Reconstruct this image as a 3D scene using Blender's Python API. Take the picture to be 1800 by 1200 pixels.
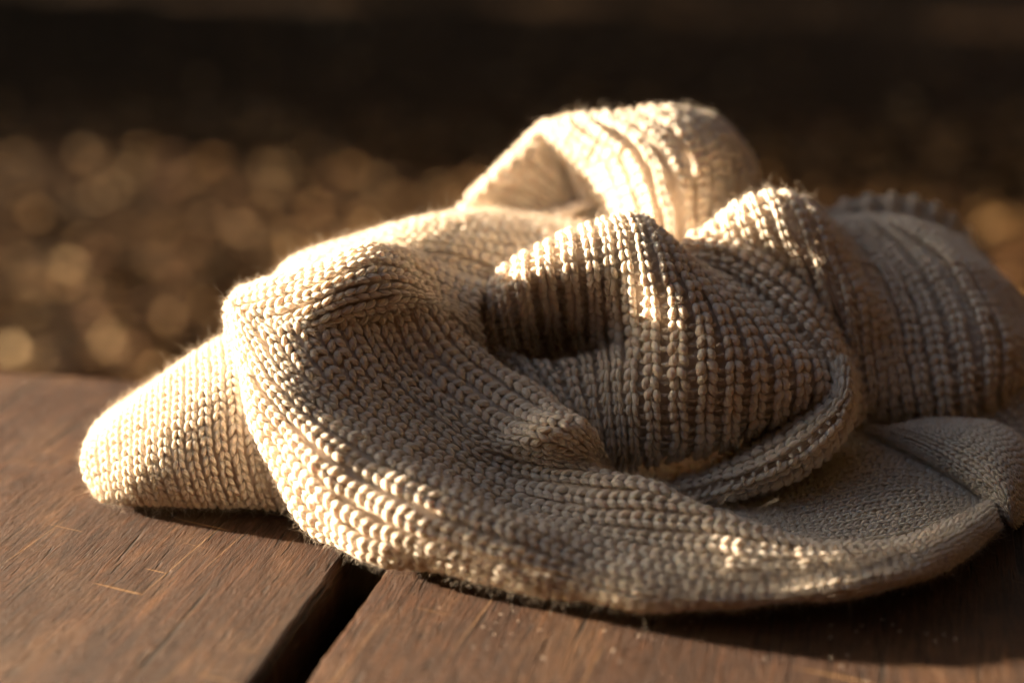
import bpy, math, random
import numpy as np
from mathutils import Vector

# ------------------------------------------------------------------ camera, light, exposure
scene = bpy.context.scene
for o in list(bpy.data.objects):
    bpy.data.objects.remove(o)
COL = scene.collection
PITCH = math.radians(21.8)
CAM_H = 0.25
cam = bpy.data.cameras.new("camera")
cam.lens = 50.0
cam.sensor_width = 36.0
cam.clip_start = 0.01
cam.clip_end = 400.0
cam.dof.use_dof = True
cam.dof.focus_distance = 0.492
cam.dof.aperture_fstop = 2.9
cam_ob = bpy.data.objects.new("camera", cam)
COL.objects.link(cam_ob)
cam_ob.location = (0, 0, CAM_H)
cam_ob.rotation_euler = (math.pi/2 - PITCH, 0, 0)
scene.camera = cam_ob

SUN_AZ = math.radians(14.0)      # the sun stands left of the view and this far behind the table
SUN_EL = math.radians(11.5)
S = Vector((-math.cos(SUN_AZ)*math.cos(SUN_EL), math.sin(SUN_AZ)*math.cos(SUN_EL), math.sin(SUN_EL)))
sun = bpy.data.lights.new("sun", 'SUN')
sun.energy = 5.0
sun.angle = math.radians(0.5)
sun.color = (1.0, 0.79, 0.57)
sun_ob = bpy.data.objects.new("sun", sun)
COL.objects.link(sun_ob)
sun_ob.rotation_euler = (-S).to_track_quat('-Z', 'Y').to_euler()
sun_ob.location = (-3, 1, 2)

world = bpy.data.worlds.new("World")
scene.world = world
world.use_nodes = True
wn = world.node_tree
bg = wn.nodes["Background"]
sky = wn.nodes.new("ShaderNodeTexSky")
sky.sky_type = 'NISHITA'
sky.sun_disc = False
sky.sun_elevation = SUN_EL
sky.sun_rotation = math.atan2(S.x, S.y)
wn.links.new(sky.outputs[0], bg.inputs[0])
bg.inputs[1].default_value = 0.05
sky.dust_density = 3.0
sky.ozone_density = 0.8

scene.view_settings.view_transform = 'Standard'
scene.view_settings.look = 'None'
scene.view_settings.exposure = 2.6
scene.view_settings.gamma = 1.0
scene.cycles.use_denoising = True
scene.cycles.max_bounces = 8
scene.cycles.diffuse_bounces = 5
scene.cycles.caustics_reflective = False
scene.cycles.caustics_refractive = False

rng = np.random.default_rng(11)
random.seed(5)

# ------------------------------------------------------------------ helpers
def link(o, parent=None):
    COL.objects.link(o)
    if parent is not None:
        o.parent = parent
    return o

def mesh_ob(name, verts, faces, mat=None, parent=None, smooth=True, uv=None, tint=None):
    """verts (n,3) array, faces (m,k) array of one polygon size, or a list of lists"""
    me = bpy.data.meshes.new(name)
    if isinstance(faces, np.ndarray):
        v = np.asarray(verts, np.float32)
        k = faces.shape[1]
        me.vertices.add(len(v)); me.vertices.foreach_set('co', v.ravel())
        me.loops.add(faces.size); me.loops.foreach_set('vertex_index', faces.astype(np.int32).ravel())
        me.polygons.add(len(faces))
        me.polygons.foreach_set('loop_start', np.arange(0, faces.size, k, dtype=np.int32))
        me.update(calc_edges=True)
    else:
        me.from_pydata([tuple(p) for p in verts], [], faces)
    if smooth:
        me.polygons.foreach_set('use_smooth', np.ones(len(me.polygons), bool))
    if uv is not None:
        l = me.uv_layers.new(name='UVMap')
        l.data.foreach_set('uv', np.asarray(uv, np.float32).ravel())
    if tint is not None:
        a = me.attributes.new('tint', 'FLOAT', 'POINT')
        a.data.foreach_set('value', np.asarray(tint, np.float32))
    me.validate()
    if mat:
        me.materials.append(mat)
    return link(bpy.data.objects.new(name, me), parent)

def empty(name, loc=(0, 0, 0)):
    o = bpy.data.objects.new(name, None)
    o.empty_display_size = 0.05
    o.location = loc
    return link(o)

def tag(o, label=None, category=None, group=None, kind=None):
    for k, v in (('label', label), ('category', category), ('group', group), ('kind', kind)):
        if v:
            o[k] = v
    return o

def new_mat(name):
    m = bpy.data.materials.new(name)
    m.use_nodes = True
    nt = m.node_tree
    return m, nt, nt.nodes['Principled BSDF']

def N(nt, t, **kw):
    n = nt.nodes.new(t)
    for k, v in kw.items():
        if k.startswith('i_'):
            n.inputs[int(k[2:])].default_value = v
        else:
            setattr(n, k, v)
    return n

def ramp(nt, src, stops):
    r = N(nt, 'ShaderNodeValToRGB')
    e = r.color_ramp.elements
    while len(e) < len(stops):
        e.new(0.5)
    for el, (p, c) in zip(e, stops):
        el.position = p
        el.color = (c[0], c[1], c[2], 1) if len(c) == 3 else c
    nt.links.new(src, r.inputs[0])
    return r.outputs[0]

def math_n(nt, op, a, b):
    n = N(nt, 'ShaderNodeMath', operation=op)
    for i, x in enumerate((a, b)):
        if isinstance(x, (int, float)):
            n.inputs[i].default_value = x
        else:
            nt.links.new(x, n.inputs[i])
    return n.outputs[0]

def mixc(nt, fac, a, b, blend='MIX'):
    n = N(nt, 'ShaderNodeMix', data_type='RGBA', blend_type=blend)
    for idx, x in ((0, fac), (6, a), (7, b)):
        if isinstance(x, (int, float)):
            n.inputs[idx].default_value = x
        elif isinstance(x, tuple):
            n.inputs[idx].default_value = (*x, 1)
        else:
            nt.links.new(x, n.inputs[idx])
    return n.outputs[2]

# ------------------------------------------------------------------ materials
def wool_material(name, plies):
    m, nt, b = new_mat(name)
    L = nt.links.new
    at = N(nt, 'ShaderNodeAttribute', attribute_name='tint')
    tc = N(nt, 'ShaderNodeTexCoord')
    n1 = N(nt, 'ShaderNodeTexNoise'); n1.inputs['Scale'].default_value = 900; n1.inputs['Detail'].default_value = 3
    L(tc.outputs['Object'], n1.inputs['Vector'])
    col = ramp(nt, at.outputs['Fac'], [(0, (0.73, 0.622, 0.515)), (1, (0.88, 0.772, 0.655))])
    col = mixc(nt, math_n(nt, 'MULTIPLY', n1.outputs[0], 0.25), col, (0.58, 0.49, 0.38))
    L(col, b.inputs['Base Color'])
    b.inputs['Roughness'].default_value = 0.92
    b.inputs['Specular IOR Level'].default_value = 0.03
    b.inputs['Subsurface Weight'].default_value = 0.6 if plies else 0.0
    b.inputs['Subsurface Radius'].default_value = (1.0, 0.78, 0.6)
    b.inputs['Subsurface Scale'].default_value = 0.0025
    b.inputs['Sheen Weight'].default_value = 0.2
    b.inputs['Sheen Roughness'].default_value = 0.5
    b.inputs['Sheen Tint'].default_value = (1.0, 0.93, 0.8, 1)
    if plies:
        uvn = N(nt, 'ShaderNodeUVMap', uv_map='UVMap')
        sx = N(nt, 'ShaderNodeSeparateXYZ'); L(uvn.outputs[0], sx.inputs[0])
        ang = math_n(nt, 'ADD', math_n(nt, 'MULTIPLY', sx.outputs[0], 4*math.tau), math_n(nt, 'MULTIPLY', sx.outputs[1], 2.2*math.tau))
        ply = math_n(nt, 'SINE', ang, 0.0)
        cmb = N(nt, 'ShaderNodeCombineXYZ')
        L(math_n(nt, 'ADD', math_n(nt, 'MULTIPLY', sx.outputs[0], 26.0), math_n(nt, 'MULTIPLY', sx.outputs[1], 12.0)), cmb.inputs[0])
        L(math_n(nt, 'MULTIPLY', sx.outputs[1], 3.0), cmb.inputs[1])
        L(math_n(nt, 'MULTIPLY', at.outputs['Fac'], 90.0), cmb.inputs[2])
        fib = N(nt, 'ShaderNodeTexNoise'); fib.inputs['Scale'].default_value = 1.0; fib.inputs['Detail'].default_value = 4
        L(cmb.outputs[0], fib.inputs['Vector'])
        hgt = math_n(nt, 'ADD', math_n(nt, 'MULTIPLY', ply, 0.35), math_n(nt, 'MULTIPLY', fib.outputs[0], 1.3))
        bp = N(nt, 'ShaderNodeBump'); bp.inputs['Strength'].default_value = 0.75; bp.inputs['Distance'].default_value = 0.0005
        L(hgt, bp.inputs['Height']); L(bp.outputs[0], b.inputs['Normal'])
    else:
        bp = N(nt, 'ShaderNodeBump'); bp.inputs['Strength'].default_value = 0.6; bp.inputs['Distance'].default_value = 0.0006
        L(n1.outputs[0], bp.inputs['Height']); L(bp.outputs[0], b.inputs['Normal'])
    return m

WOOL = wool_material('cream_wool_yarn', True)
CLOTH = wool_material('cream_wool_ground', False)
FUZZ, _nt, _b = new_mat('wool_fibre')
_b.inputs['Base Color'].default_value = (0.84, 0.75, 0.63, 1)
_b.inputs['Roughness'].default_value = 0.7
_b.inputs['Specular IOR Level'].default_value = 0.3

def wood_material():
    m, nt, b = new_mat('stained_wood')
    L = nt.links.new
    tc = N(nt, 'ShaderNodeTexCoord')
    oi = N(nt, 'ShaderNodeObjectInfo')
    off = N(nt, 'ShaderNodeCombineXYZ')
    L(math_n(nt, 'MULTIPLY', oi.outputs['Random'], 37.0), off.inputs[0]); L(math_n(nt, 'MULTIPLY', oi.outputs['Random'], 11.0), off.inputs[1])
    base = N(nt, 'ShaderNodeVectorMath', operation='ADD'); L(tc.outputs['Object'], base.inputs[0]); L(off.outputs[0], base.inputs[1])
    def stretched(sx, sy, scale, detail=4, dist=0.0, rough=0.55, rot=0.0):
        rt = N(nt, 'ShaderNodeMapping'); rt.inputs['Rotation'].default_value = (0, 0, rot)
        L(base.outputs[0], rt.inputs[0])
        mp = N(nt, 'ShaderNodeMapping'); mp.inputs['Scale'].default_value = (sx, sy, sx)
        L(rt.outputs[0], mp.inputs[0])
        n = N(nt, 'ShaderNodeTexNoise'); n.inputs['Scale'].default_value = scale
        n.inputs['Detail'].default_value = detail; n.inputs['Distortion'].default_value = dist; n.inputs['Roughness'].default_value = rough
        L(mp.outputs[0], n.inputs['Vector'])
        return n.outputs[0]
    def mask(x, lo, hi, top=1.0):
        return ramp(nt, x, [(lo, (0, 0, 0)), (hi, (top, top, top))])
    blot = stretched(1, 0.6, 16, 6, 1.2, 0.65)
    patch = stretched(1, 0.8, 34, 5, 0.6, 0.65)
    fig = stretched(1, 0.10, 45, 5, 1.4, 0.6)
    grain = stretched(1, 0.075, 760, 6, 1.0, 0.7)
    fine = stretched(1, 0.12, 2600, 3, 0.6, 0.6)
    pore = stretched(1, 0.10, 620, 1, 0.3)
    crack = stretched(1, 0.055, 120, 3, 0.7)
    scr1 = stretched(1, 0.02, 520, 1, 0.25, 0.5, 0.10)
    scr2 = stretched(0.05, 1.0, 420, 2, 0.4, 0.5, 0.12)
    speck = stretched(1, 1, 900, 1, 0)
    c = ramp(nt, blot, [(0.30, (0.0285, 0.0106, 0.0048)), (0.5, (0.0602, 0.0254, 0.0107)), (0.68, (0.1267, 0.0632, 0.0269))])
    c = mixc(nt, mask(fig, 0.40, 0.60, 0.6), c, (0.0436, 0.0192, 0.0090))
    g2 = ramp(nt, grain, [(0.33, (0.2693, 0.2196, 0.1795)), (0.5, (0.95, 0.95, 0.95)), (0.66, (1.9, 1.9, 1.9))])
    c = mixc(nt, 0.85, c, g2, 'MULTIPLY')
    c = mixc(nt, mask(patch, 0.55, 0.70, 0.45), c, (0.1188, 0.0632, 0.0299))
    c = mixc(nt, mask(pore, 0.66, 0.72, 0.8), c, (0.018, 0.010, 0.006))
    c = mixc(nt, mask(crack, 0.645, 0.665, 0.9), c, (0.012, 0.008, 0.005))
    c = mixc(nt, mask(scr1, 0.72, 0.76, 0.6), c, (0.2376, 0.1373, 0.0598))
    c = mixc(nt, mask(scr2, 0.70, 0.74, 0.8), c, (0.3010, 0.1716, 0.0658))
    c = mixc(nt, mask(speck, 0.80, 0.83, 0.6), c, (0.3326, 0.2608, 0.1915))
    L(c, b.inputs['Base Color'])
    L(math_n(nt, 'ADD', 0.30, math_n(nt, 'ADD', math_n(nt, 'MULTIPLY', grain, 0.22), math_n(nt, 'MULTIPLY', patch, 0.25))), b.inputs['Roughness'])
    b.inputs['Specular IOR Level'].default_value = 0.3
    h = math_n(nt, 'ADD', math_n(nt, 'MULTIPLY', grain, 1.0), math_n(nt, 'MULTIPLY', fine, 0.45))
    h = math_n(nt, 'ADD', h, math_n(nt, 'MULTIPLY', patch, 0.9))
    h = math_n(nt, 'ADD', h, math_n(nt, 'MULTIPLY', fig, 0.9))
    h = math_n(nt, 'SUBTRACT', h, math_n(nt, 'MULTIPLY', mask(crack, 0.635, 0.67), 1.2))
    h = math_n(nt, 'SUBTRACT', h, math_n(nt, 'MULTIPLY', mask(pore, 0.64, 0.72), 0.5))
    bp = N(nt, 'ShaderNodeBump'); bp.inputs['Strength'].default_value = 0.95; bp.inputs['Distance'].default_value = 0.0017
    L(h, bp.inputs['Height']); L(bp.outputs[0], b.inputs['Normal'])
    return m
WOOD = wood_material()

def soil_material():
    m, nt, b = new_mat('dark_soil')
    tc = N(nt, 'ShaderNodeTexCoord')
    n = N(nt, 'ShaderNodeTexNoise'); n.inputs['Scale'].default_value = 6; n.inputs['Detail'].default_value = 8
    nt.links.new(tc.outputs['Object'], n.inputs['Vector'])
    nt.links.new(ramp(nt, n.outputs[0], [(0.3, (0.016, 0.009, 0.004)), (0.7, (0.042, 0.023, 0.010))]), b.inputs['Base Color'])
    b.inputs['Roughness'].default_value = 0.95
    b.inputs['Specular IOR Level'].default_value = 0.04
    bp = N(nt, 'ShaderNodeBump'); bp.inputs['Distance'].default_value = 0.03
    nt.links.new(n.outputs[0], bp.inputs['Height']); nt.links.new(bp.outputs[0], b.inputs['Normal'])
    return m

def leaf_material(name, stops, rough):
    m, nt, b = new_mat(name)
    at = N(nt, 'ShaderNodeAttribute', attribute_name='tint')
    nt.links.new(ramp(nt, at.outputs['Fac'], stops), b.inputs['Base Color'])
    b.inputs['Roughness'].default_value = rough
    b.inputs['Specular IOR Level'].default_value = 0.12
    return m

# ------------------------------------------------------------------ ground and its leaves
TABLE_H = 0.75
GZ = -TABLE_H
g = mesh_ob('ground', [(-60, -20, GZ), (60, -20, GZ), (60, 100, GZ), (-60, 100, GZ)], [[0, 1, 2, 3]], soil_material())
tag(g, kind='structure')

def leaves(name, pos, nrm, size, mat, parent=None, seed=1, bright=0):
    """bent, pointed leaf blades: each 8 vertices, 6 triangles or quads"""
    r = np.random.default_rng(seed)
    n = len(pos)
    nrm = nrm/np.linalg.norm(nrm, axis=1, keepdims=True)
    a = r.normal(size=(n, 3)); a -= (a*nrm).sum(1, keepdims=True)*nrm; a /= np.linalg.norm(a, axis=1, keepdims=True)
    bb = np.cross(nrm, a)
    t = np.array([(-.5, 0, 0), (-.22, .26, 1), (-.22, 0, .2), (-.22, -.26, 1), (.16, .22, .8), (.16, 0, 0), (.16, -.22, .8), (.5, 0, .5)])
    curl = r.uniform(0.05, 0.28, n)
    v = pos[:, None] + size[:, None, None]*(t[None, :, 0, None]*a[:, None] + t[None, :, 1, None]*bb[:, None]*r.uniform(.7, 1.25, n)[:, None, None]
         + (t[None, :, 2]*curl[:, None])[..., None]*nrm[:, None])
    f = np.array([(0, 2, 1), (0, 3, 2), (1, 2, 4), (2, 5, 4), (2, 3, 5), (3, 6, 5), (4, 5, 7), (5, 6, 7)])
    F = (np.arange(n)[:, None, None]*8 + f[None]).reshape(-1, 3)
    tint = r.uniform(0, 1, n)
    tint[:bright] = 1.0
    return mesh_ob(name, v.reshape(-1, 3), F, mat, parent, True, None, np.repeat(tint, 8))

LEAF = leaf_material('dry_leaf', [(0.0, (0.06, 0.028, 0.012)), (0.3, (0.15, 0.073, 0.030)), (0.6, (0.23, 0.125, 0.042)), (0.85, (0.25, 0.155, 0.075)), (1.0, (0.33, 0.225, 0.11))], 0.75)
n = 15000
Yl = rng.uniform(1.3, 8.5, n)
Xl = rng.uniform(-1, 1, n)*(0.9 + 0.5*Yl)
keep = rng.uniform(0, 1, n) < np.where(Yl > 4.3, 0.12, 1.0)
pl = np.stack([Xl, Yl, GZ + rng.uniform(0.004, 0.03, n)], 1)
nl = rng.normal(size=(n, 3))*0.17; nl[:, 2] = 1
curled = np.array([(-.90, 2.38), (-.735, 2.40)])
pc = np.concatenate([curled, np.full((len(curled), 1), GZ + .035)], 1)      # a few pale curled leaves standing on edge
nc_ = np.tile([-.75, -.45, .45], (len(curled), 1)) + rng.normal(size=(len(curled), 3))*.12
lf = leaves('fallen_leaves', np.concatenate([pc, pl[keep]]), np.concatenate([nc_, nl[keep]]), np.concatenate([np.full(len(curled), .05), rng.uniform(0.03, 0.075, n)[keep]]), LEAF, None, 3, len(curled))
tag(lf, 'brown and tan fallen leaves strewn over the ground behind the table', 'leaf litter', kind='stuff')

HEDGE = leaf_material('hedge_leaf', [(0, (0.045, 0.028, 0.016)), (1, (0.09, 0.055, 0.028))], 0.6)
def hedge(loc, sx, sy, sz, label, seed, k=9000, core=True):
    root = empty('hedge', loc); tag(root, label, 'hedge', 'hedges beside the yard')
    r = np.random.default_rng(seed)
    p = r.uniform(-1, 1, (k, 3)); ax = r.integers(0, 3, k)
    p[np.arange(k), ax] = np.sign(p[np.arange(k), ax])*r.uniform(0.8, 1.03, k)
    bump = 1 + 0.06*np.sin(p[:, 1]*sy*5 + p[:, 2]*4)
    pos = np.stack([p[:, 0]*sx/2*bump, p[:, 1]*sy/2, (p[:, 2]*bump + 1)*sz/2], 1)
    leaves('foliage', pos, p + r.normal(size=(k, 3))*.5, r.uniform(.10, .2, k), HEDGE, root, seed)
    # dense twiggy heart of the hedge
    if not core:
        return root
    q = []
    for z in (0.02, 0.5, 0.93):
        for i in range(24):
            a = math.tau*i/24
            cx, cy = math.cos(a), math.sin(a)
            mm = max(abs(cx), abs(cy))
            q.append((cx/mm*sx*.44*(1+.04*math.sin(9*a)), cy/mm*sy*.44, z*sz))
    fs = [[j*24+i, j*24+(i+1) % 24, (j+1)*24+(i+1) % 24, (j+1)*24+i] for j in range(2) for i in range(24)] + [[48+i for i in range(24)]]
    mesh_ob('branches', q, fs, HEDGE, root, False, None, np.zeros(len(q)))
    return root
hedge((-5.2, 6.3, GZ), 1.0, 2.6, 4.2, 'short thick section of brown hedge left of the leafy yard', 21)
hedge((-5.4, 11.95, GZ), 1.0, 6.9, 4.4, 'longest brown hedge, behind the short section on the left', 22)
hedge((-4.6, -3.2, GZ), 1.0, 5.2, 4.4, 'low brown hedge added unseen left of and behind the viewer to cut sky light', 23)  # unseen, added to lower the sky fill from the left front
hedge((-5.3, 8.05, GZ), .8, 0.9, 3.9, 'thin see-through hedge added between two thick hedges on the left to dim the far ground', 27, 2000, False)  # added so its loose leaves partly shade the far ground strip
hedge((0.6, -3.4, GZ), 9.6, 1.2, 7.0, 'tall brown hedge added behind the viewer to block low sky light', 24)  # added out of view; blocks the low sky behind the camera
hedge((5.2, 2.5, GZ), 1.2, 11.5, 8.0, 'tall brown hedge added unseen along the right to block sky light', 25)  # added out of view; keeps sky fill off the right side
hedge((0.0, 15.8, GZ), 14.0, 1.2, 15.0, 'tall brown hedge added unseen across the far end to block sky light', 26)  # added above the frame; blocks far sky and its reflection in the planks

BARK, _nt, _b = new_mat('grey_bark')
_n = N(_nt, 'ShaderNodeTexNoise'); _n.inputs['Scale'].default_value = 14; _n.inputs['Detail'].default_value = 6
_nt.links.new(ramp(_nt, _n.outputs[0], [(.3, (.04, .032, .025)), (.7, (.13, .105, .085))]), _b.inputs['Base Color'])
_b.inputs['Roughness'].default_value = 0.9
TREELEAF = leaf_material('autumn_leaf', [(0, (0.05, 0.045, 0.015)), (0.6, (0.10, 0.065, 0.02)), (1, (0.14, 0.07, 0.02))], 0.6)
def limb(path, r0, r1):
    v, f, k = [], [], 9
    for i, p in enumerate(path):
        t = i/(len(path)-1)
        for j in range(k):
            a = math.tau*j/k
            rr = (r0 + (r1-r0)*t)*(1+.08*math.sin(3*a+i))
            v.append((p[0]+rr*math.cos(a), p[1]+rr*math.sin(a), p[2]))
    f = [[i*k+j, i*k+(j+1) % k, (i+1)*k+(j+1) % k, (i+1)*k+j] for i in range(len(path)-1) for j in range(k)]
    return v, f
def blocker_tree(base, crown, rad, nleaf, label, seed):
    root = empty('blocker_tree', base); tag(root, label, 'blocker_tree', 'added trees blocking sky light')
    r = np.random.default_rng(seed)
    c = np.array(crown) - np.array(base)
    def merge(parts):
        V, F_ = [], []
        for v, f in parts:
            o = len(V); V += v; F_ += [[q+o for q in p] for p in f]
        return V, F_
    V, F_ = limb([(0, 0, 0), (0.02, .03, .5), (c[0]*.1, c[1]*.1, 1.6), (c[0]*.3, c[1]*.3, 2.8), tuple(c)], .26, .07)
    tr = mesh_ob('trunk', V, F_, BARK, root)
    parts = []
    for i in range(7):
        a = math.tau*i/7 + .3
        e = (c[0]+math.cos(a)*rad[0]*.75, c[1]+math.sin(a)*rad[1]*.75, c[2]+r.uniform(-.3, .6))
        s0 = (c[0]*.3, c[1]*.3, 2.8)
        m = [tuple(s0[q]+(e[q]-s0[q])*t+(.25*math.sin(3*t) if q == 2 else 0) for q in range(3)) for t in (0, .25, .5, .75, 1)]
        parts.append(limb(m, .10, .025))
    V, F_ = merge(parts)
    mesh_ob('limbs', V, F_, BARK, tr)
    # clumps of leaves
    nc = 170
    d = r.normal(size=(nc, 3)); d /= np.linalg.norm(d, axis=1, keepdims=True)
    cc = c + d*np.array(rad)*r.uniform(.1, 1, (nc, 1))**.5
    k = nleaf//nc
    pos = (cc[:, None] + r.normal(size=(nc, k, 3))*np.array([.42, .42, .26])).reshape(-1, 3)
    nn = r.normal(size=(len(pos), 3))*.6; nn[:, 2] += 1
    leaves('crown', pos, nn, r.uniform(.14, .26, len(pos)), TREELEAF, root, seed)
blocker_tree((3.4, -1.4, GZ), (2.1, 0.1, 2.3), (2.3, 3.0, .8), 9000, 'tree with a thin brown crown, added out of view to cut sky light on the table', 31)  # unseen, added to screen the table from overhead sky
blocker_tree((4.0, 4.4, GZ), (0.9, 2.9, 3.7), (3.1, 2.3, 1.0), 14000, 'broad brown leaved tree, added out of view to cut sky light from behind the table', 32)  # unseen, added to screen the heap from the sky behind it

# ------------------------------------------------------------------ table
TA = math.radians(15.3)
table = empty('picnic_table', (0, 0, 0))
table.rotation_euler = (0, 0, -TA)
tag(table, 'dark brown stained wooden table of wide weathered planks under the sweater', 'table')
def plank(u0, u1, v0, v1, shear, seed, parent):
    """local x across, local y along; rounded edges, slightly uneven top and edges"""
    r = np.random.default_rng(seed)
    th, R = 0.032, 0.0028
    prof = [(u0, -th), (u0, -R*1.6)]
    prof += [(u0 + R*(1-math.cos(a)), -R + R*math.sin(a)) for a in (0.0, .4, .8, 1.2, 1.571)]
    prof += [(u0 + (u1-u0)*k/16, 0) for k in range(1, 16)]
    prof += [(u1 - R*(1-math.cos(a)), -R + R*math.sin(a)) for a in (1.571, 1.2, .8, .4, 0.0)]
    prof += [(u1, -R*1.6), (u1, -th)]
    prof = np.array(prof)
    nv = 260
    ph = r.uniform(0, 6, 8)
    vs = []
    k = len(prof)
    for j in range(nv+1):
        t = j/nv
        y = v0 + (v1-v0)*t
        pr = prof.copy()
        # worn, slightly wavy long edges
        w = 0.0005*math.sin(y*31+ph[0]) + 0.0003*math.sin(y*97+ph[1]) + 0.00018*r.normal() 
        w2 = 0.0005*math.sin(y*27+ph[2]) + 0.0003*math.sin(y*113+ph[3]) + 0.00018*r.normal() 
        edgeL = np.clip(1-(pr[:, 0]-u0)/0.006, 0, 1); edgeR = np.clip(1-(u1-pr[:, 0])/0.006, 0, 1)
        pr[:, 0] += w*edgeL + w2*edgeR
        z = pr[:, 1] + 0.0003*np.sin(pr[:, 0]*60+ph[4])*np.sin(y*17+ph[5]) - 0.0003
        yy = y + shear*(pr[:, 0])*t
        vs += [(a, b, c) for a, b, c in zip(pr[:, 0], yy*np.ones(k), z)]
    f = [[j*k+i, (j+1)*k+i, (j+1)*k+(i+1) % k, j*k+(i+1) % k] for j in range(nv) for i in range(k)]
    f += [[i for i in range(k)], [nv*k+i for i in reversed(range(k))]]
    return mesh_ob('plank', vs, f, WOOD, parent, True)
plank(-0.648, -0.416, -0.35, 0.545, 0.10, 1, table)
plank(-0.400, -0.1675, -0.35, 0.545, 0.10, 2, table)
plank(-0.1525, 0.080, -0.35, 0.545, 0.10, 3, table)
plank(0.0955, 0.328, -0.35, 0.545, 0.10, 4, table)
def beam(name, x0, x1, y0, y1, z0, z1, parent, c=0.004):
    """chamfered timber"""
    vs, fs = [], []
    ring = [(x0+c, y0), (x1-c, y0), (x1, y0+c), (x1, y1-c), (x1-c, y1), (x0+c, y1), (x0, y1-c), (x0, y0+c)]
    for z in (z0, z1):
        vs += [(a, b, z) for a, b in ring]
    fs = [[i, (i+1) % 8, 8+(i+1) % 8, 8+i] for i in range(8)] + [[7-i for i in range(8)], [8+i for i in range(8)]]
    return mesh_ob(name, vs, fs, WOOD, parent, False)
for y in (-0.28, 0.36):
    beam('crossbar', -0.62, 0.30, y, y+0.07, -0.095, -0.0345, table)
    for x in (-0.56, 0.17):
        beam('leg', x, x+0.07, y+0.002, y+0.068, GZ, -0.096, table)

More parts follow.
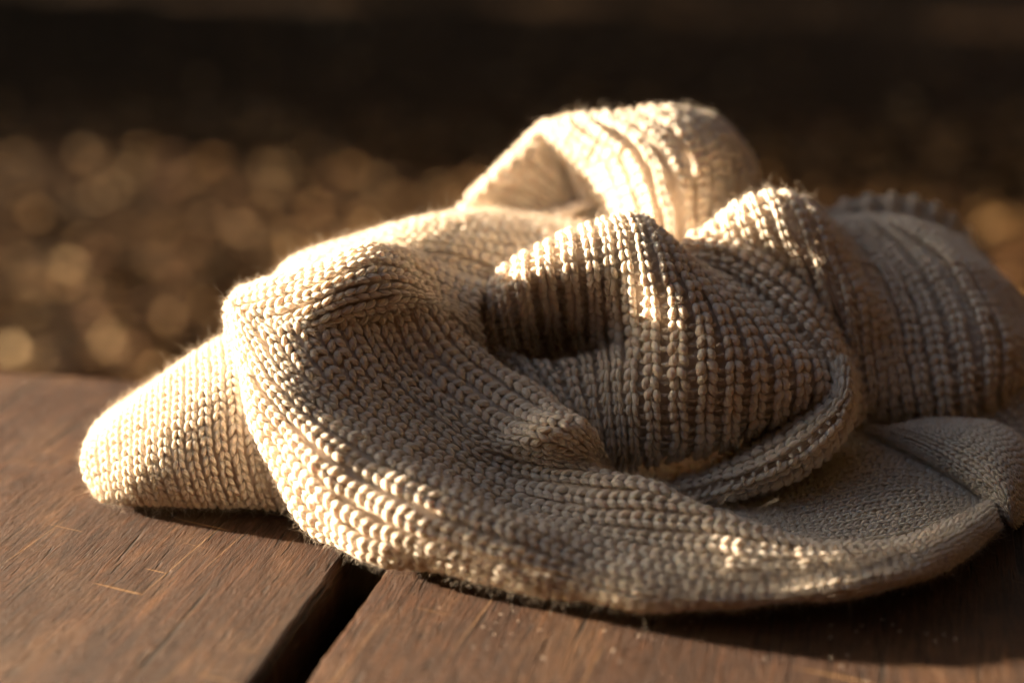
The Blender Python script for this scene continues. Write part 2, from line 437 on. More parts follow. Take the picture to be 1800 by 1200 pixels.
# ------------------------------------------------------------------ the sweater
# Knit guides: for every part a net of points (tenths of a millimetre, x right, y away, z up from the table top);
# each row of a net follows one column of stitches.
NETS = {
  'front_fold': ({'pitch': 6.9, 'row': 3.9, 'gap': 0.14, 'tight': 1}, [
   [(-1029,5060,375),(-1015,4980,339),(-988,4900,304),(-973,4820,205),(-924,4710,111),(-833,4580,15),(-718,4460,15),(-574,4340,15),(-376,4250,15),(0,4120,15),(361,4030,15),(719,4020,15),(1101,4120,15),(1420,4270,15),(1714,4560,15)],
   [(-1029,4900,675),(-1015,4820,639),(-988,4740,604),(-973,4660,505),(-924,4550,411),(-833,4420,264),(-718,4300,125),(-574,4180,65),(-376,4090,60),(0,3960,55),(361,3870,40),(719,3860,46),(1101,3960,42),(1420,4110,30),(1714,4400,40)],
   [(-1027,4860,706),(-994,4750,666),(-958,4670,628),(-935,4580,561),(-864,4430,502),(-720,4240,404),(-554,4100,323),(-381,4000,274),(-180,3940,230),(125,3890,162),(407,3810,125),(724,3800,119),(1071,3860,129),(1376,4020,116),(1674,4340,89)],
   [(-986,4770,713),(-958,4700,674),(-913,4630,652),(-860,4530,604),(-769,4400,554),(-616,4290,468),(-449,4200,411),(-286,4120,365),(-92,4050,298),(182,3990,193),(448,3890,156),(749,3860,146),(1086,3930,136),(1382,4050,141),(1681,4370,113)],
   [(-895,4700,718),(-858,4650,696),(-817,4590,685),(-762,4510,616),(-676,4420,558),(-501,4360,441),(-335,4300,353),(-162,4240,270),(10,4200,193),(260,4080,177),(496,4010,169),(754,3910,192),(1088,3950,172),(1410,4120,148),(1692,4410,123)],
   [(-765,4720,742),(-738,4660,731),(-711,4610,724),(-660,4560,634),(-579,4510,552),(-384,4460,409),(-215,4390,312),(-68,4340,235),(97,4280,202),(302,4160,211),(504,4120,239),(720,4070,239),(1024,4080,162),(1353,4240,92),(1712,4470,118)],
   [(-599,4770,767),(-580,4720,749),(-559,4670,740),(-516,4640,633),(-450,4600,542),(-304,4540,409),(-143,4480,316),(-14,4480,252),(99,4420,260),(308,4300,299),(477,4250,282),(637,4210,216),(979,4280,25),(1339,4320,40),(1740,4550,61)],
   [(-432,4850,771),(-418,4790,751),(-405,4740,735),(-365,4720,634),(-304,4680,541),(-161,4600,432),(-30,4500,384),(76,4320,447),(192,4340,421),(341,4480,194),(504,4480,140),(674,4440,64),(1008,4400,-74),(1383,4450,-69),(1782,4650,-21)],
   [(-282,4930,742),(-273,4870,731),(-267,4810,724),(-226,4800,658),(-161,4780,595),(-20,4710,517),(121,4610,454),(232,4460,435),(280,4450,370),(363,4620,94),(523,4640,13),(700,4600,-60),(1038,4520,-168),(1421,4560,-168),(1824,4750,-107)],
   [(-222,5070,582),(-213,5010,571),(-207,4950,564),(-166,4940,498),(-101,4920,435),(40,4850,357),(181,4750,294),(292,4600,275),(340,4590,210),(423,4760,15),(583,4780,15),(760,4740,15),(1098,4660,15),(1481,4700,15),(1884,4890,15)],
   [(-212,5130,292),(-203,5070,281),(-197,5010,274),(-156,5000,208),(-91,4980,145),(50,4910,67),(191,4810,15),(302,4660,15),(350,4650,15),(433,4820,15),(593,4840,15),(770,4800,15),(1108,4720,15),(1491,4760,15),(1894,4950,15)]]),
  'shoulder_band': ({'pitch': 6.8, 'row': 4.0, 'gap': 0.16, 'tight': 1}, [
   [(-833,5030,344),(-933,4880,444),(-953,4770,484),(-793,4700,547),(-635,4725,604),(-481,4785,630),(-326,4870,613),(-218,4950,550),(-105,4980,437)],
   [(-833,4930,444),(-933,4780,544),(-953,4670,584),(-793,4600,647),(-635,4625,704),(-481,4685,730),(-326,4770,713),(-218,4850,650),(-105,4880,537)],
   [(-876,5000,477),(-976,4850,577),(-996,4740,617),(-811,4610,705),(-645,4605,770),(-484,4650,815),(-352,4730,790),(-237,4830,706),(-105,4880,582)],
   [(-910,5090,517),(-1010,4940,617),(-1030,4830,657),(-840,4690,764),(-668,4630,847),(-503,4670,887),(-392,4760,852),(-273,4870,744),(-125,4880,643)],
   [(-914,5150,557),(-1014,5000,657),(-1034,4890,697),(-867,4770,793),(-691,4700,877),(-540,4750,919),(-419,4850,877),(-289,4950,764),(-126,4930,686)],
   [(-876,5230,586),(-976,5080,686),(-996,4970,726),(-869,4890,794),(-716,4850,860),(-557,4920,903),(-421,5020,869),(-268,5080,773),(-96,5040,714)],
   [(-836,5430,466),(-936,5280,566),(-956,5170,606),(-829,5090,674),(-676,5050,740),(-517,5120,783),(-381,5220,749),(-228,5280,653),(-56,5240,594)],
   [(-816,5490,186),(-916,5340,286),(-936,5230,326),(-809,5150,394),(-656,5110,460),(-497,5180,503),(-361,5280,469),(-208,5340,373),(-36,5300,314)]]),
  'back_panel': ({'pitch': 7.0, 'row': 4.2, 'rib': 1.6, 'gap': 0.2, 'tight': 1}, [
   [(-802,5000,331),(-762,4960,631),(-533,5030,692),(-344,5080,689),(-173,5100,646),(-22,5090,585),(131,5110,601),(238,5110,670)],
   [(-802,5040,451),(-762,5000,751),(-533,5070,812),(-344,5120,809),(-173,5140,766),(-22,5130,705),(131,5150,721),(238,5150,790)],
   [(-867,5190,426),(-827,5150,726),(-567,5200,810),(-353,5280,831),(-157,5350,813),(0,5400,793),(137,5450,772),(287,5480,753)],
   [(-936,5340,379),(-896,5300,679),(-588,5400,769),(-367,5500,816),(-175,5620,821),(0,5720,776),(168,5760,739),(315,5800,712)],
   [(-970,5540,301),(-930,5500,601),(-617,5650,662),(-384,5750,712),(-172,5900,709),(0,6000,679),(202,6050,651),(353,6050,637)],
   [(-970,5690,15),(-930,5650,301),(-617,5800,362),(-384,5900,412),(-172,6050,409),(0,6150,379),(202,6200,351),(353,6200,337)]]),
  'tunnel_side': ({'pitch': 7.0, 'row': 4.3, 'rib': 1.8, 'gap': 0.2, 'tight': 1}, [
   [(231,6280,903),(206,6150,1043),(211,6080,1063),(250,6060,1008),(290,6050,923),(336,6050,809)],
   [(171,6200,923),(146,6070,1063),(151,6000,1083),(190,5980,1028),(230,5970,943),(276,5970,829)],
   [(32,6100,818),(7,5970,958),(12,5900,978),(73,5895,935),(163,5910,858),(296,5930,733)],
   [(-81,6050,718),(-106,5920,858),(-101,5850,878),(-24,5855,841),(90,5880,779),(301,5910,662)],
   [(-186,6030,623),(-211,5900,763),(-206,5830,783),(-109,5840,755),(29,5870,711),(314,5900,606)],
   [(-186,6050,503),(-211,5920,643),(-206,5850,663),(-109,5860,635),(29,5890,591),(314,5920,486)]]),
  'upper_fold': ({'pitch': 9.0, 'row': 4.0, 'rib': 2.0, 'gap': 0.2, 'tight': 1}, [
   [(292,6280,950),(292,6190,1020),(292,6120,1050),(348,6090,958),(415,6065,836),(455,6040,716),(466,6000,574)],
   [(152,6160,950),(152,6070,1020),(152,6000,1050),(208,5970,958),(275,5945,836),(315,5920,716),(326,5880,574)],
   [(204,6080,1006),(204,5990,1076),(204,5920,1106),(324,5830,1043),(408,5760,937),(456,5710,804),(491,5670,643)],
   [(319,5980,1047),(319,5890,1117),(319,5820,1147),(450,5660,1121),(543,5550,1017),(587,5480,872),(614,5450,691)],
   [(482,5960,1063),(482,5870,1133),(482,5800,1163),(602,5640,1137),(671,5530,1023),(699,5460,878),(713,5430,697)],
   [(637,5980,1080),(637,5890,1150),(637,5820,1180),(754,5700,1139),(815,5630,996),(804,5560,848),(766,5520,667)],
   [(782,6040,1055),(782,5950,1125),(782,5880,1155),(900,5840,1065),(955,5800,926),(921,5750,780),(838,5700,633)],
   [(863,6140,995),(863,6050,1065),(863,5980,1095),(1004,5980,968),(1036,5950,847),(995,5900,709),(909,5850,584)],
   [(763,6340,895),(763,6250,965),(763,6180,995),(904,6180,868),(936,6150,747),(895,6100,609),(809,6050,484)]]),
  'upper_fold_back': ({'pitch': 9, 'row': 4.0, 'rib': 2.0, 'gap': 0.2, 'tight': 1}, [
   [(154,6110,975),(154,6230,955),(140,6430,914),(140,6450,374)],
   [(320,5940,1068),(320,6060,1048),(325,6330,990),(325,6350,450)],
   [(483,5920,1085),(483,6040,1065),(512,6330,1002),(512,6350,462)],
   [(638,5940,1102),(638,6060,1082),(692,6380,1003),(692,6400,463)],
   [(783,6000,1077),(783,6120,1057),(856,6380,991),(856,6400,451)],
   [(869,6100,1017),(869,6220,997),(955,6430,927),(955,6450,387)]]),
  'pocket_fold': ({'pitch': 8.4, 'row': 4.1, 'rib': 1.3}, [
   [(-152,5430,493),(-113,5240,612),(-129,5170,564),(-141,5180,481),(-122,5200,404),(-83,5160,343),(-14,5100,294),(77,5020,236),(193,4970,143),(193,5090,23)],
   [(-112,5250,593),(-73,5060,712),(-89,4990,664),(-101,5000,581),(-82,5020,504),(-43,4980,443),(26,4920,394),(117,4840,336),(233,4790,243),(233,4910,123)],
   [(4,5180,723),(6,4940,829),(6,4830,778),(26,4980,582),(66,5050,386),(80,4870,470),(133,4780,418),(207,4700,349),(282,4700,204),(282,4820,84)],
   [(127,5200,790),(125,4950,898),(128,4790,846),(154,5010,616),(189,5130,362),(209,4830,496),(235,4720,430),(267,4660,338),(315,4720,167),(315,4840,47)],
   [(279,5200,847),(275,4950,963),(285,4760,877),(308,4900,664),(333,4980,471),(331,4790,535),(337,4680,452),(342,4620,345),(367,4630,204),(367,4750,84)],
   [(395,5200,892),(392,4960,1012),(412,4750,923),(428,4710,799),(437,4720,667),(439,4670,567),(437,4610,472),(443,4590,359),(455,4610,223),(455,4730,103)],
   [(467,5200,888),(475,4960,999),(524,4730,909),(554,4650,811),(566,4610,709),(568,4570,608),(570,4550,509),(577,4580,375),(584,4600,260),(584,4720,140)],
   [(534,5200,831),(546,4980,930),(641,4760,839),(686,4660,765),(704,4600,692),(709,4560,612),(713,4550,509),(717,4580,393),(721,4590,296),(721,4710,176)],
   [(624,5200,762),(628,5010,846),(751,4800,767),(805,4700,707),(838,4630,648),(856,4590,578),(859,4580,496),(862,4610,403),(866,4620,341),(866,4740,221)],
   [(714,5200,704),(713,5040,782),(885,4850,705),(955,4750,633),(998,4670,578),(1007,4630,518),(1012,4630,452),(1009,4650,405),(1012,4700,342),(1012,4820,222)],
   [(860,5200,658),(868,5060,730),(1028,4900,631),(1100,4810,554),(1131,4740,504),(1136,4690,470),(1131,4690,432),(1126,4710,399),(1124,4750,358),(1124,4870,238)]]),
  'under_roll': ({'pitch': 8.0, 'row': 4.2}, [
   [(398,4960,4),(625,5020,23),(874,4950,162),(1073,4890,285),(1142,4800,400),(1124,4800,490)],
   [(450,4780,35),(641,4780,75),(857,4710,204),(1050,4690,317),(1148,4660,443),(1159,4730,542)],
   [(516,4680,25),(675,4560,125),(858,4470,250),(1036,4500,340),(1168,4580,446),(1191,4710,550)],
   [(613,4600,6),(732,4510,92),(902,4470,179),(1061,4500,275),(1194,4590,404),(1227,4750,511)],
   [(673,4740,15),(792,4650,15),(962,4610,79),(1121,4640,175),(1254,4730,304),(1287,4890,411)]]),
  'fold_edge': ({'pitch': 8.0, 'row': 4.2}, [
   [(679,5220,703),(828,5120,677),(984,5010,594),(1096,4910,513),(1150,4830,417),(1136,4780,327)],
   [(679,5100,743),(828,5000,717),(984,4890,634),(1096,4790,553),(1150,4710,457),(1136,4660,367)],
   [(651,5070,812),(825,5010,792),(1000,4890,701),(1125,4780,584),(1182,4700,461),(1172,4650,336)],
   [(649,5110,849),(827,5050,846),(1019,4950,735),(1160,4840,582),(1221,4750,440),(1217,4700,290)],
   [(691,5200,863),(851,5150,865),(1050,5070,749),(1198,4960,580),(1265,4860,415),(1270,4800,233)],
   [(771,5340,803),(931,5290,805),(1130,5210,689),(1278,5100,520),(1345,5000,355),(1350,4940,173)]]),
  'side_folds': ({'pitch': 8.6, 'row': 4.0, 'rib': 2.0}, [
   [(746,5620,640),(735,5410,756),(747,5388,715),(784,5426,657),(828,5468,572),(889,5520,435),(942,5520,314),(974,5550,240),(974,5710,180)],
   [(786,5420,760),(775,5210,876),(787,5188,835),(824,5226,777),(868,5268,692),(929,5320,555),(982,5320,434),(1014,5350,360),(1014,5510,300)],
   [(902,5420,871),(873,5210,975),(910,5128,910),(973,5146,814),(1050,5168,692),(1137,5220,544),(1193,5220,400),(1229,5250,302),(1229,5410,242)],
   [(1015,5440,919),(982,5230,1018),(1019,5092,943),(1074,5064,841),(1146,5052,710),(1216,5070,554),(1277,5070,354),(1306,5100,220),(1306,5260,160)],
   [(1135,5500,871),(1107,5290,970),(1132,5114,903),(1170,5048,802),(1223,4994,663),(1278,4980,497),(1314,4970,302),(1341,5030,159),(1341,5190,99)],
   [(1230,5600,793),(1209,5402,877),(1236,5240,818),(1266,5130,728),(1313,5036,602),(1358,4984,448),(1386,4962,281),(1420,5030,144),(1420,5190,84)],
   [(1326,5720,722),(1314,5560,776),(1373,5419,696),(1398,5268,615),(1428,5124,517),(1463,5020,398),(1493,4980,261),(1532,5030,129),(1532,5190,69)],
   [(1393,5800,697),(1396,5650,753),(1502,5500,693),(1559,5320,591),(1581,5150,488),(1598,5040,366),(1615,5000,250),(1652,5050,135),(1652,5210,75)],
   [(1460,5830,697),(1489,5669,760),(1605,5460,716),(1679,5270,609),(1714,5117,501),(1723,5028,390),(1736,5009,265),(1777,5080,150),(1777,5240,90)],
   [(1568,5870,680),(1595,5688,744),(1720,5460,716),(1802,5270,609),(1836,5124,510),(1850,5056,402),(1856,5048,282),(1899,5140,165),(1899,5300,105)],
   [(1725,5900,658),(1786,5771,686),(1884,5590,619),(1963,5430,527),(1996,5283,436),(1996,5202,356),(1985,5171,274),(2009,5240,182),(2009,5400,122)],
   [(1911,6000,574),(1955,5900,593),(2057,5750,489),(2128,5600,402),(2168,5500,300),(2169,5450,218),(2142,5400,158),(2140,5420,97),(2140,5580,37)],
   [(1971,6200,454),(2015,6100,473),(2117,5950,369),(2188,5800,282),(2228,5700,180),(2229,5650,98),(2202,5600,38),(2200,5620,15),(2200,5780,15)]]),
  'cuff_edge': ({'pitch': 3.6, 'row': 3.0, 'fine': 1, 'rib': 3.0, 'ribn': 3}, [
   [(1336,5750,667),(1326,5870,700),(1330,5920,726),(1397,6070,644)],
   [(1421,5750,667),(1428,5890,712),(1426,5950,768),(1502,6150,679)],
   [(1530,5800,651),(1549,5910,719),(1559,5980,788),(1633,6200,685)],
   [(1656,5850,609),(1679,5930,700),(1707,6020,777),(1781,6240,673)],
   [(1772,5900,567),(1809,5960,673),(1852,6050,734),(1930,6270,621)],
   [(1849,5900,541),(1938,6000,600),(1983,6090,651),(2058,6280,553)],
   [(1987,5950,445),(2065,6040,481),(2094,6120,522),(2165,6280,429)]]),
  'inside_lining': ({'pitch': 3.6, 'row': 2.8, 'fine': 1}, [
   [(656,4720,15),(904,4800,64),(1132,4920,145),(1347,5040,197),(1568,5040,158),(1742,4870,99),(1800,4740,63)],
   [(656,4600,-24),(904,4680,44),(1132,4800,125),(1347,4920,177),(1568,4920,138),(1742,4750,79),(1800,4620,43)],
   [(691,4480,19),(916,4500,49),(1130,4570,92),(1343,4620,140),(1531,4620,124),(1686,4570,83),(1755,4520,61)],
   [(713,4360,63),(952,4360,47),(1136,4390,64),(1336,4410,98),(1500,4430,110),(1649,4480,83),(1739,4490,66)],
   [(735,4250,102),(980,4200,71),(1155,4210,66),(1337,4250,82),(1487,4310,102),(1617,4400,92),(1725,4460,71)],
   [(735,4210,52),(980,4160,21),(1155,4170,16),(1337,4210,32),(1487,4270,52),(1617,4360,42),(1725,4420,21)]]),
  'folded_cuff': ({'pitch': 3.4, 'row': 2.6, 'fine': 1}, [
   [(1340,4950,138),(1465,4810,123),(1600,4680,85),(1688,4560,65),(1724,4520,26),(1764,4560,15)],
   [(1340,4850,198),(1465,4710,183),(1600,4580,145),(1688,4460,125),(1724,4420,86),(1764,4460,15)],
   [(1404,4820,228),(1513,4680,249),(1632,4520,236),(1704,4400,191),(1728,4360,107),(1768,4400,15)],
   [(1486,4850,233),(1608,4730,266),(1714,4600,265),(1781,4500,190),(1780,4420,86),(1820,4460,15)],
   [(1606,4930,213),(1740,4880,236),(1839,4790,247),(1906,4680,179),(1894,4560,44),(1934,4600,15)],
   [(1686,5050,113),(1820,5000,136),(1919,4910,147),(1986,4800,79),(1974,4680,15),(2014,4720,15)]]),
  'right_sleeve_cuff': ({'pitch': 4.6, 'row': 3.0, 'fine': 1, 'rib': 1.6}, [
   [(1657,5170,57),(1757,5120,19),(1800,5020,15),(1796,4870,15),(1772,4740,15)],
   [(1757,5050,157),(1857,5000,119),(1900,4900,46),(1896,4750,-46),(1872,4620,-107)],
   [(1850,5150,185),(1959,5100,183),(2015,5000,95),(2001,4820,-10),(1963,4640,-106)],
   [(1947,5250,203),(2065,5200,225),(2143,5120,112),(2159,4950,-28),(2113,4720,-139)],
   [(2087,5400,214),(2207,5350,235),(2315,5280,114),(2364,5100,-54),(2296,4820,-170)],
   [(2207,5600,114),(2327,5550,135),(2435,5480,15),(2484,5300,15),(2416,5020,15)]]),
  'sleeve': ({'pitch': 5.4, 'row': 3.5, 'gap': 0.16, 'tight': 1}, [
   [(-1552,5150,15),(-1552,5030,57),(-1550,4960,108),(-1540,4860,104),(-1521,4770,66),(-1486,4690,15),(-1454,4690,15),(-1456,4790,15)],
   [(-1612,5090,15),(-1612,4970,97),(-1610,4900,148),(-1600,4800,144),(-1581,4710,106),(-1546,4630,54),(-1514,4630,0),(-1516,4730,-45)],
   [(-1544,5170,15),(-1544,5050,169),(-1533,4930,246),(-1530,4780,224),(-1510,4630,170),(-1495,4580,87),(-1473,4610,1),(-1480,4750,-60)],
   [(-1439,5220,15),(-1439,5100,232),(-1410,4940,334),(-1382,4700,319),(-1364,4550,248),(-1345,4510,140),(-1333,4570,16),(-1348,4750,-70)],
   [(-1281,5220,15),(-1281,5100,329),(-1242,4920,433),(-1203,4660,405),(-1193,4520,281),(-1173,4490,162),(-1156,4550,24),(-1170,4750,-70)],
   [(-1107,5170,52),(-1107,5050,452),(-1080,4890,531),(-1027,4630,463),(-1015,4520,303),(-994,4500,156),(-969,4540,25),(-976,4750,-70)],
   [(-977,5170,104),(-977,5050,504),(-938,4880,611),(-880,4660,494),(-862,4550,289),(-836,4520,146),(-803,4550,8),(-810,4780,-99)],
   [(-788,5220,107),(-788,5100,507),(-753,4950,600),(-725,4760,451),(-697,4620,255),(-680,4590,110),(-644,4590,-14),(-651,4800,-109)]]),
  'back_folds': ({'pitch': 8.4, 'row': 4.7}, [
   [(-900,4780,520),(-940,4920,500),(-940,5040,300),(-940,5000,125),(-940,5080,40)],
   [(-710,5000,660),(-750,5140,640),(-750,5300,384),(-750,5180,160),(-750,5300,40)],
   [(-310,5330,640),(-350,5470,620),(-350,5590,372),(-350,5550,155),(-350,5630,40)],
   [(140,5680,720),(100,5820,700),(100,5980,420),(100,5860,175),(100,5980,40)],
   [(540,5900,800),(500,6040,780),(500,6160,468),(500,6120,195),(500,6200,40)],
   [(1040,5960,820),(1000,6100,800),(1000,6260,480),(1000,6140,200),(1000,6260,40)],
   [(1540,6060,570),(1500,6200,550),(1500,6320,330),(1500,6280,138),(1500,6360,40)],
   [(2040,6100,420),(2000,6240,400),(2000,6400,240),(2000,6280,100),(2000,6400,40)],
   [(2390,5780,220),(2350,5920,200),(2350,6040,120),(2350,6000,50),(2350,6080,40)]]),
  'inner_layer': ({'pitch': 8.0, 'row': 4.4}, [
   [(-450,4620,59),(-450,4720,65),(-450,4850,62),(-450,5000,46),(-450,5150,30),(-450,5400,30)],
   [(-200,4620,65),(-200,4720,59),(-200,4850,44),(-200,5000,29),(-200,5150,26),(-200,5400,49)],
   [(50,4620,52),(50,4720,40),(50,4850,28),(50,5000,26),(50,5150,39),(50,5400,64)],
   [(300,4620,33),(300,4720,26),(300,4850,27),(300,5000,41),(300,5150,58),(300,5400,61)],
   [(550,4620,25),(550,4720,29),(550,4850,43),(550,5000,59),(550,5150,65),(550,5400,44)],
   [(780,4620,34),(780,4720,45),(780,4850,59),(780,5000,65),(780,5150,55),(780,5400,29)]]),
}

def catmull(ctrl, m):
    """interpolate along axis 0, m samples per span"""
    n = len(ctrl)
    p = np.concatenate([2*ctrl[:1]-ctrl[1:2], ctrl, 2*ctrl[-1:]-ctrl[-2:-1]])
    t = np.linspace(0, 1, m, endpoint=False)
    out = []
    for i in range(n-1):
        p0, p1, p2, p3 = p[i], p[i+1], p[i+2], p[i+3]
        tt = t.reshape((-1,)+(1,)*(ctrl.ndim-1))
        out.append(.5*((2*p1)+(-p0+p2)*tt+(2*p0-5*p1+4*p2-p3)*tt**2+(-p0+3*p1-3*p2+p3)*tt**3))
    out.append(ctrl[-1:])
    return np.concatenate(out)

def smooth_grid(Gd, it):
    for _ in range(it):
        Q = Gd.copy()
        Q[1:-1] += 0.25*(Gd[:-2]+Gd[2:]-2*Gd[1:-1])
        Gd = Q; Q = Gd.copy()
        Q[:, 1:-1] += 0.25*(Gd[:, :-2]+Gd[:, 2:]-2*Gd[:, 1:-1])
        Gd = Q
    return Gd

def grid_faces(a, b):
    i = np.arange(a-1)[:, None]*b + np.arange(b-1)[None]
    return np.stack([i, i+b, i+b+1, i+1], -1).reshape(-1, 4)

def wobble(p, amp, f, seed):
    r = np.random.default_rng(seed)
    out = np.zeros(p.shape[:-1])
    for _ in range(5):
        k = r.normal(size=3)*f
        out += np.sin(p@k + r.uniform(0, 6.28))
    return out*amp/5**.5

def strand(path, radius, rings, sides, power=0.55):
    """closed tapering strand through path points; returns verts, quads, uv per loop"""
    path = np.array(path, float)
    m = max(2, (rings+1)//(len(path)-1))
    c = catmull(path, 12)
    s = np.linspace(0, len(c)-1, rings)
    c = np.stack([np.interp(s, np.arange(len(c)), c[:, i]) for i in range(3)], 1)
    tan = np.gradient(c, axis=0); tan /= np.linalg.norm(tan, axis=1, keepdims=True)
    up = np.array([0, 0, 1.0])
    t = np.linspace(0, 1, rings)
    r = radius*np.clip(np.sin(np.pi*np.clip(t, 0.03, 0.97)), 0, 1)**power
    V = []
    for i in range(rings):
        b = np.cross(up, tan[i]); b /= np.linalg.norm(b); n_ = np.cross(tan[i], b)
        a = np.arange(sides)*2*np.pi/sides
        V.append(c[i] + r[i]*(np.cos(a)[:, None]*b + np.sin(a)[:, None]*n_))
    V = np.concatenate(V)
    Fq, UV = [], []
    for i in range(rings-1):
        for j in range(sides):
            j2 = (j+1) % sides
            Fq.append((i*sides+j, i*sides+j2, (i+1)*sides+j2, (i+1)*sides+j))
            UV += [(j/sides, t[i]), ((j+1)/sides, t[i]), ((j+1)/sides, t[i+1]), (j/sides, t[i+1])]
    return V, np.array(Fq), np.array(UV)

def stitch_template(parts):
    V, Fq, UV, o = [], [], [], 0
    for p in parts:
        v, f, u = strand(*p)
        V.append(v); Fq.append(f+o); UV.append(u); o += len(v)
    return np.concatenate(V), np.concatenate(Fq), np.concatenate(UV)

# local stitch axes: x in column widths, y in stitch heights, z in column widths
def tight_template(k):
    legs = []
    for s in (-1, 1):
        legs.append(([(s*.07, -.66*k, -.08), (s*.16, -.28*k, .045), (s*.265, .15*k, .06), (s*.315, .58*k, -.06)], .195, 8, 8, .45))
    return stitch_template(legs)
def rib_template(k):
    """k = stitch height / column width; the strand is worked in column widths"""
    legs = []
    for s in (-1, 1):
        legs.append(([(s*.06, -.66*k, -.10), (s*.15, -.28*k, .05), (s*.21, .16*k, .075), (s*.215, .58*k, -.05)], .168, 8, 8))
    purl = ([(.30, .05*k, -.17), (.42, .16*k, -.13), (.5, .18*k, -.125), (.58, .16*k, -.13), (.70, .05*k, -.17)], .10, 6, 6)
    return stitch_template(legs+[purl])
def plain_template(k):
    legs = []
    for s in (-1, 1):
        legs.append(([(s*.05, -.75*k, -.10), (s*.20, -.30*k, .06), (s*.29, .18*k, .07), (s*.26, .66*k, -.06)], .215, 7, 6))
    return stitch_template(legs)

sweater = empty('sweater', (0.03, 0.47, 0))
tag(sweater, 'crumpled cream ribbed knit sweater lying in a heap on the wooden table', 'sweater')
ORIGIN = np.array(sweater.location)
TOTAL = [0]
def knit_part(name, net, pitch, row, fine=0, rib=1.0, gap=0.26, tight=0, ribn=1, fuzz=1.0, seed=0):
    r = np.random.default_rng(seed)
    pitch *= .001; row *= .001
    ctrl = np.array(net, float)*1e-4
    Gd = catmull(ctrl, 10)
    Gd = catmull(Gd.transpose(1, 0, 2), 12).transpose(1, 0, 2)
    Gd = smooth_grid(Gd, 20)
    nu, nv = Gd.shape[:2]
    du = np.gradient(Gd, axis=0); dv = np.gradient(Gd, axis=1)
    nr = np.cross(du, dv); nr /= np.linalg.norm(nr, axis=2, keepdims=True)+1e-12
    view = np.array([0, 0, CAM_H]) - Gd
    if (nr*view).sum(-1).mean() < 0:
        nr = -nr
        hand = -1
    else:
        hand = 1
    amp = 0.0 if fine else 0.0009
    Gd = Gd + nr*wobble(Gd, amp, 95, seed+3)[..., None]
    zmin = 0.45*pitch if not fine else 0.002
    Gd[..., 2] = np.where(Gd[..., 2] < zmin+.004, zmin + .004*np.exp(np.clip((Gd[..., 2]-zmin-.004)/.004, -8, 0)), Gd[..., 2])
    # columns
    width = np.linalg.norm(np.diff(Gd, axis=0), axis=2).sum(0)
    ncol = max(3, int(round(np.percentile(width, 60)/pitch)))
    # equalise: cumulative width averaged along the column decides where columns run
    cw = np.concatenate([[0], np.cumsum(np.percentile(np.linalg.norm(np.diff(Gd, axis=0), axis=2), 80, axis=1))]); cw /= cw[-1]
    ui = np.interp(np.linspace(0, 1, ncol*6+1), cw, np.arange(nu))
    def at_u(A, u):
        i = np.clip(np.floor(u).astype(int), 0, nu-2); f = (u-i)[:, None, None]
        return A[i]*(1-f) + A[i+1]*f
    D = at_u(Gd, ui); DN = at_u(nr, ui); DN /= np.linalg.norm(DN, axis=2, keepdims=True)+1e-12
    colphase = np.linspace(0, ncol, ncol*6+1)
    ribh = np.cos(2*np.pi*(colphase-.5)/ribn)
    base = D + DN*((-gap + 0.05*rib*ribh)*pitch)[:, None, None] if not fine else D + DN*((-0.25+0.12*rib*ribh)*pitch)[:, None, None]
    if rib > 1.4:
        D = D + DN*(ribh*0.12*rib*pitch)[:, None, None]
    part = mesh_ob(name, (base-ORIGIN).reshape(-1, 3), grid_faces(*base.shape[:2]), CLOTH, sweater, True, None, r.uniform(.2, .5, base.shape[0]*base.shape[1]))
    md = part.modifiers.new('thickness', 'SOLIDIFY'); md.thickness = 0.0012*(-1 if hand > 0 else 1); md.offset = 1.0
    # stitches
    C_, T_, B_, N_, W_, ph_ = [], [], [], [], [], []
    for c in range(ncol):
        k = c*6+3
        P = D[k]; Nn = DN[k]
        dW = (D[min(k+3, len(D)-1)]-D[max(k-3, 0)])
        seg = np.linalg.norm(np.diff(P, axis=0), axis=1)
        L = np.concatenate([[0], np.cumsum(seg)])
        m = int(L[-1]/row)
        if m < 2:
            continue
        s = (np.arange(m)+.5+r.uniform(-.3, .3))*L[-1]/m
        s = np.clip(s + r.normal(0, .05, m)*row, 0, L[-1])
        ip = lambda A: np.stack([np.interp(s, L, A[:, q]) for q in range(3)], 1)
        tg = np.gradient(P, axis=0)
        c_, n_, t_, w_ = ip(P), ip(Nn), ip(tg), ip(dW)
        n_ /= np.linalg.norm(n_, axis=1, keepdims=True)
        t_ -= (t_*n_).sum(1, keepdims=True)*n_; t_ /= np.linalg.norm(t_, axis=1, keepdims=True)+1e-12
        b_ = np.cross(t_, n_)
        w_ = np.abs((w_*b_).sum(1))
        C_.append(c_); T_.append(t_); N_.append(n_); B_.append(b_); W_.append(w_)
    C_, T_, N_, B_, W_ = map(np.concatenate, (C_, T_, N_, B_, W_))
    ns = len(C_)
    wloc = np.clip(W_, .55*pitch, 1.8*pitch)
    kk = row/pitch
    V, Fq, UV = plain_template(kk) if fine else tight_template(kk) if tight else rib_template(kk)
    # small individual differences: lean, size, height
    lean = r.normal(0, .09, ns)[:, None]; T2 = T_ + lean*B_; B2 = B_ - lean*T_
    tilt = r.normal(0, .07, ns)[:, None]; N2 = N_ + tilt*T_
    sc = r.normal(1, .06, ns)[:, None, None]
    C2 = C_ + B_*(r.normal(0, .035, ns)*pitch)[:, None] + N_*(r.normal(0, .02, ns)*pitch)[:, None]
    X = V[None, :, 0, None]*(B2*wloc[:, None])[:, None]
    Yv = V[None, :, 1, None]*(T2*pitch)[:, None]
    hz = np.minimum(wloc, pitch)*.5 + .5*pitch
    Z = V[None, :, 2, None]*(N2*hz[:, None])[:, None]
    VV = C2[:, None] + (X+Yv+Z)*sc
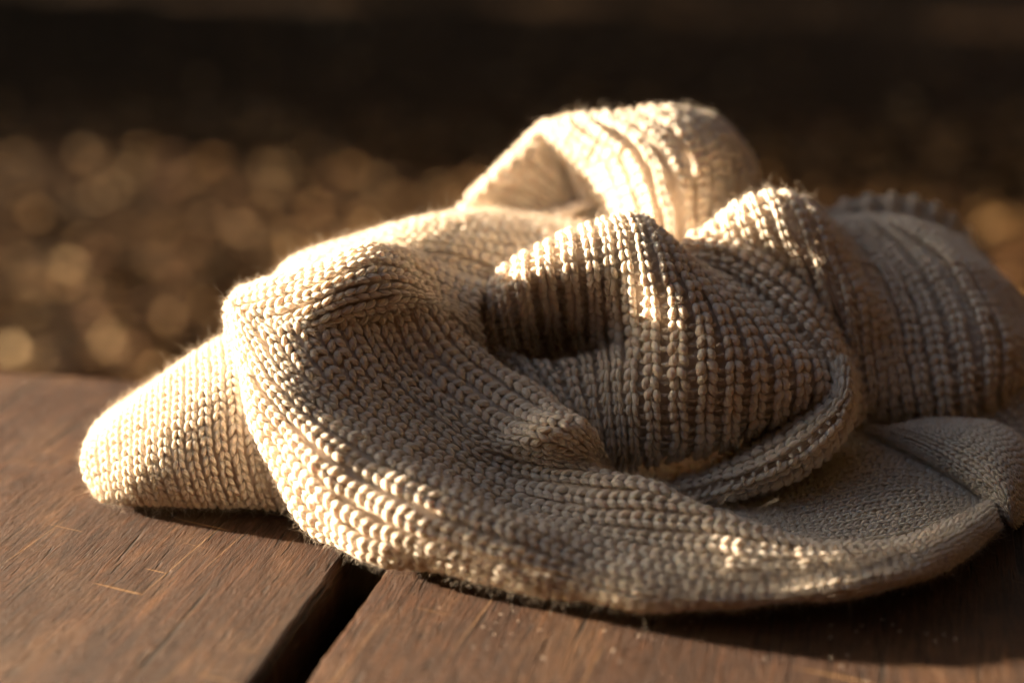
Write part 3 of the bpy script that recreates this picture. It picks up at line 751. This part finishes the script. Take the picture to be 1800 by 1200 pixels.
    VV[..., 2] = np.maximum(VV[..., 2], 0.0003)
    nvt = len(V)
    FF = (np.arange(ns)[:, None, None]*nvt + Fq[None]).reshape(-1, 4)
    if hand < 0:
        pass
    tint = np.repeat(np.clip(r.normal(.55, .22, ns), 0, 1), nvt)
    st = mesh_ob('stitches', (VV-ORIGIN).reshape(-1, 3), FF, WOOL, part, True, np.tile(UV, (ns, 1)), tint)
    st['kind'] = 'stuff'
    TOTAL[0] += len(FF)*2
    # loose fibres standing off the yarn
    per = (4.0 if fine else 66.0)*fuzz
    nf = int(ns*per)
    si = r.integers(0, ns, nf)
    root = VV[si, r.integers(0, nvt, nf)]
    away = (N_[si]*(np.array([0, 0, CAM_H])-C_[si])).sum(1) < -.06      # turned well away: thinner
    ok = (root[:, 2] > .0022) & (~away | (r.uniform(0, 1, nf) < .25))
    si, root = si[ok], root[ok]; nf = len(si)
    nn = N_[si]
    ln = (r.gamma(2.0, .00095, nf)*(0.5 if fine else 1) + .0005)*np.where(r.uniform(0, 1, nf) < .05, 1.7, 1.0)
    d = nn*r.uniform(.1, .9, nf)[:, None] + r.normal(size=(nf, 3))*.6
    pts = [root]
    for q in range(5):
        d = d/np.linalg.norm(d, axis=1, keepdims=True)
        pts.append(pts[-1] + d*(ln/5)[:, None])
        d = d + r.normal(size=(nf, 3))*.55
    pts = np.stack(pts, 1)
    pts[..., 2] = np.maximum(pts[..., 2], .0004)
    cu = bpy.data.hair_curves.new('fuzz')
    cu.add_curves([6]*nf)
    cu.attributes['position'].data.foreach_set('vector', (pts-ORIGIN).astype(np.float32).ravel())
    ra = cu.attributes.get('radius') or cu.attributes.new('radius', 'FLOAT', 'POINT')
    ra.data.foreach_set('value', np.tile(np.array([16e-6, 16e-6, 15e-6, 13e-6, 10e-6, 6e-6], np.float32), nf))
    cu.materials.append(FUZZ)
    fo = bpy.data.objects.new('fuzz', cu)
    link(fo, part); fo['kind'] = 'stuff'
    return part

for i, (nm, (kw, net)) in enumerate(NETS.items()):
    knit_part(nm, net, seed=100+7*i, **kw)

# ------------------------------------------------------------------ lint shed on the boards
r = np.random.default_rng(77)
nl_ = 70
u = r.uniform(0, 1, nl_)
root = np.stack([-.012 + .15*u + r.normal(0, .010, nl_), .392 - .012*u + r.normal(0, .014, nl_), np.full(nl_, .0006)], 1)
p = [root]; d = r.normal(size=(nl_, 3))*np.array([1, 1, .4])
for q in range(6):
    d = d/np.linalg.norm(d, axis=1, keepdims=True)
    p.append(p[-1] + d*r.uniform(.00015, .0005, (nl_, 1))); d = d + r.normal(size=(nl_, 3))*.9*np.array([1, 1, .6])
p = np.stack(p, 1); p[..., 2] = np.maximum(p[..., 2], .0004)
cu = bpy.data.hair_curves.new('lint')
cu.add_curves([7]*nl_)
cu.attributes['position'].data.foreach_set('vector', p.astype(np.float32).ravel())
ra = cu.attributes.get('radius') or cu.attributes.new('radius', 'FLOAT', 'POINT')
ra.data.foreach_set('value', np.repeat(r.uniform(2e-5, 7e-5, nl_), 7).astype(np.float32))
cu.materials.append(FUZZ)
lint = bpy.data.objects.new('lint', cu); link(lint)
tag(lint, 'specks of pale wool lint on the planks along the front hem', 'lint', kind='stuff')
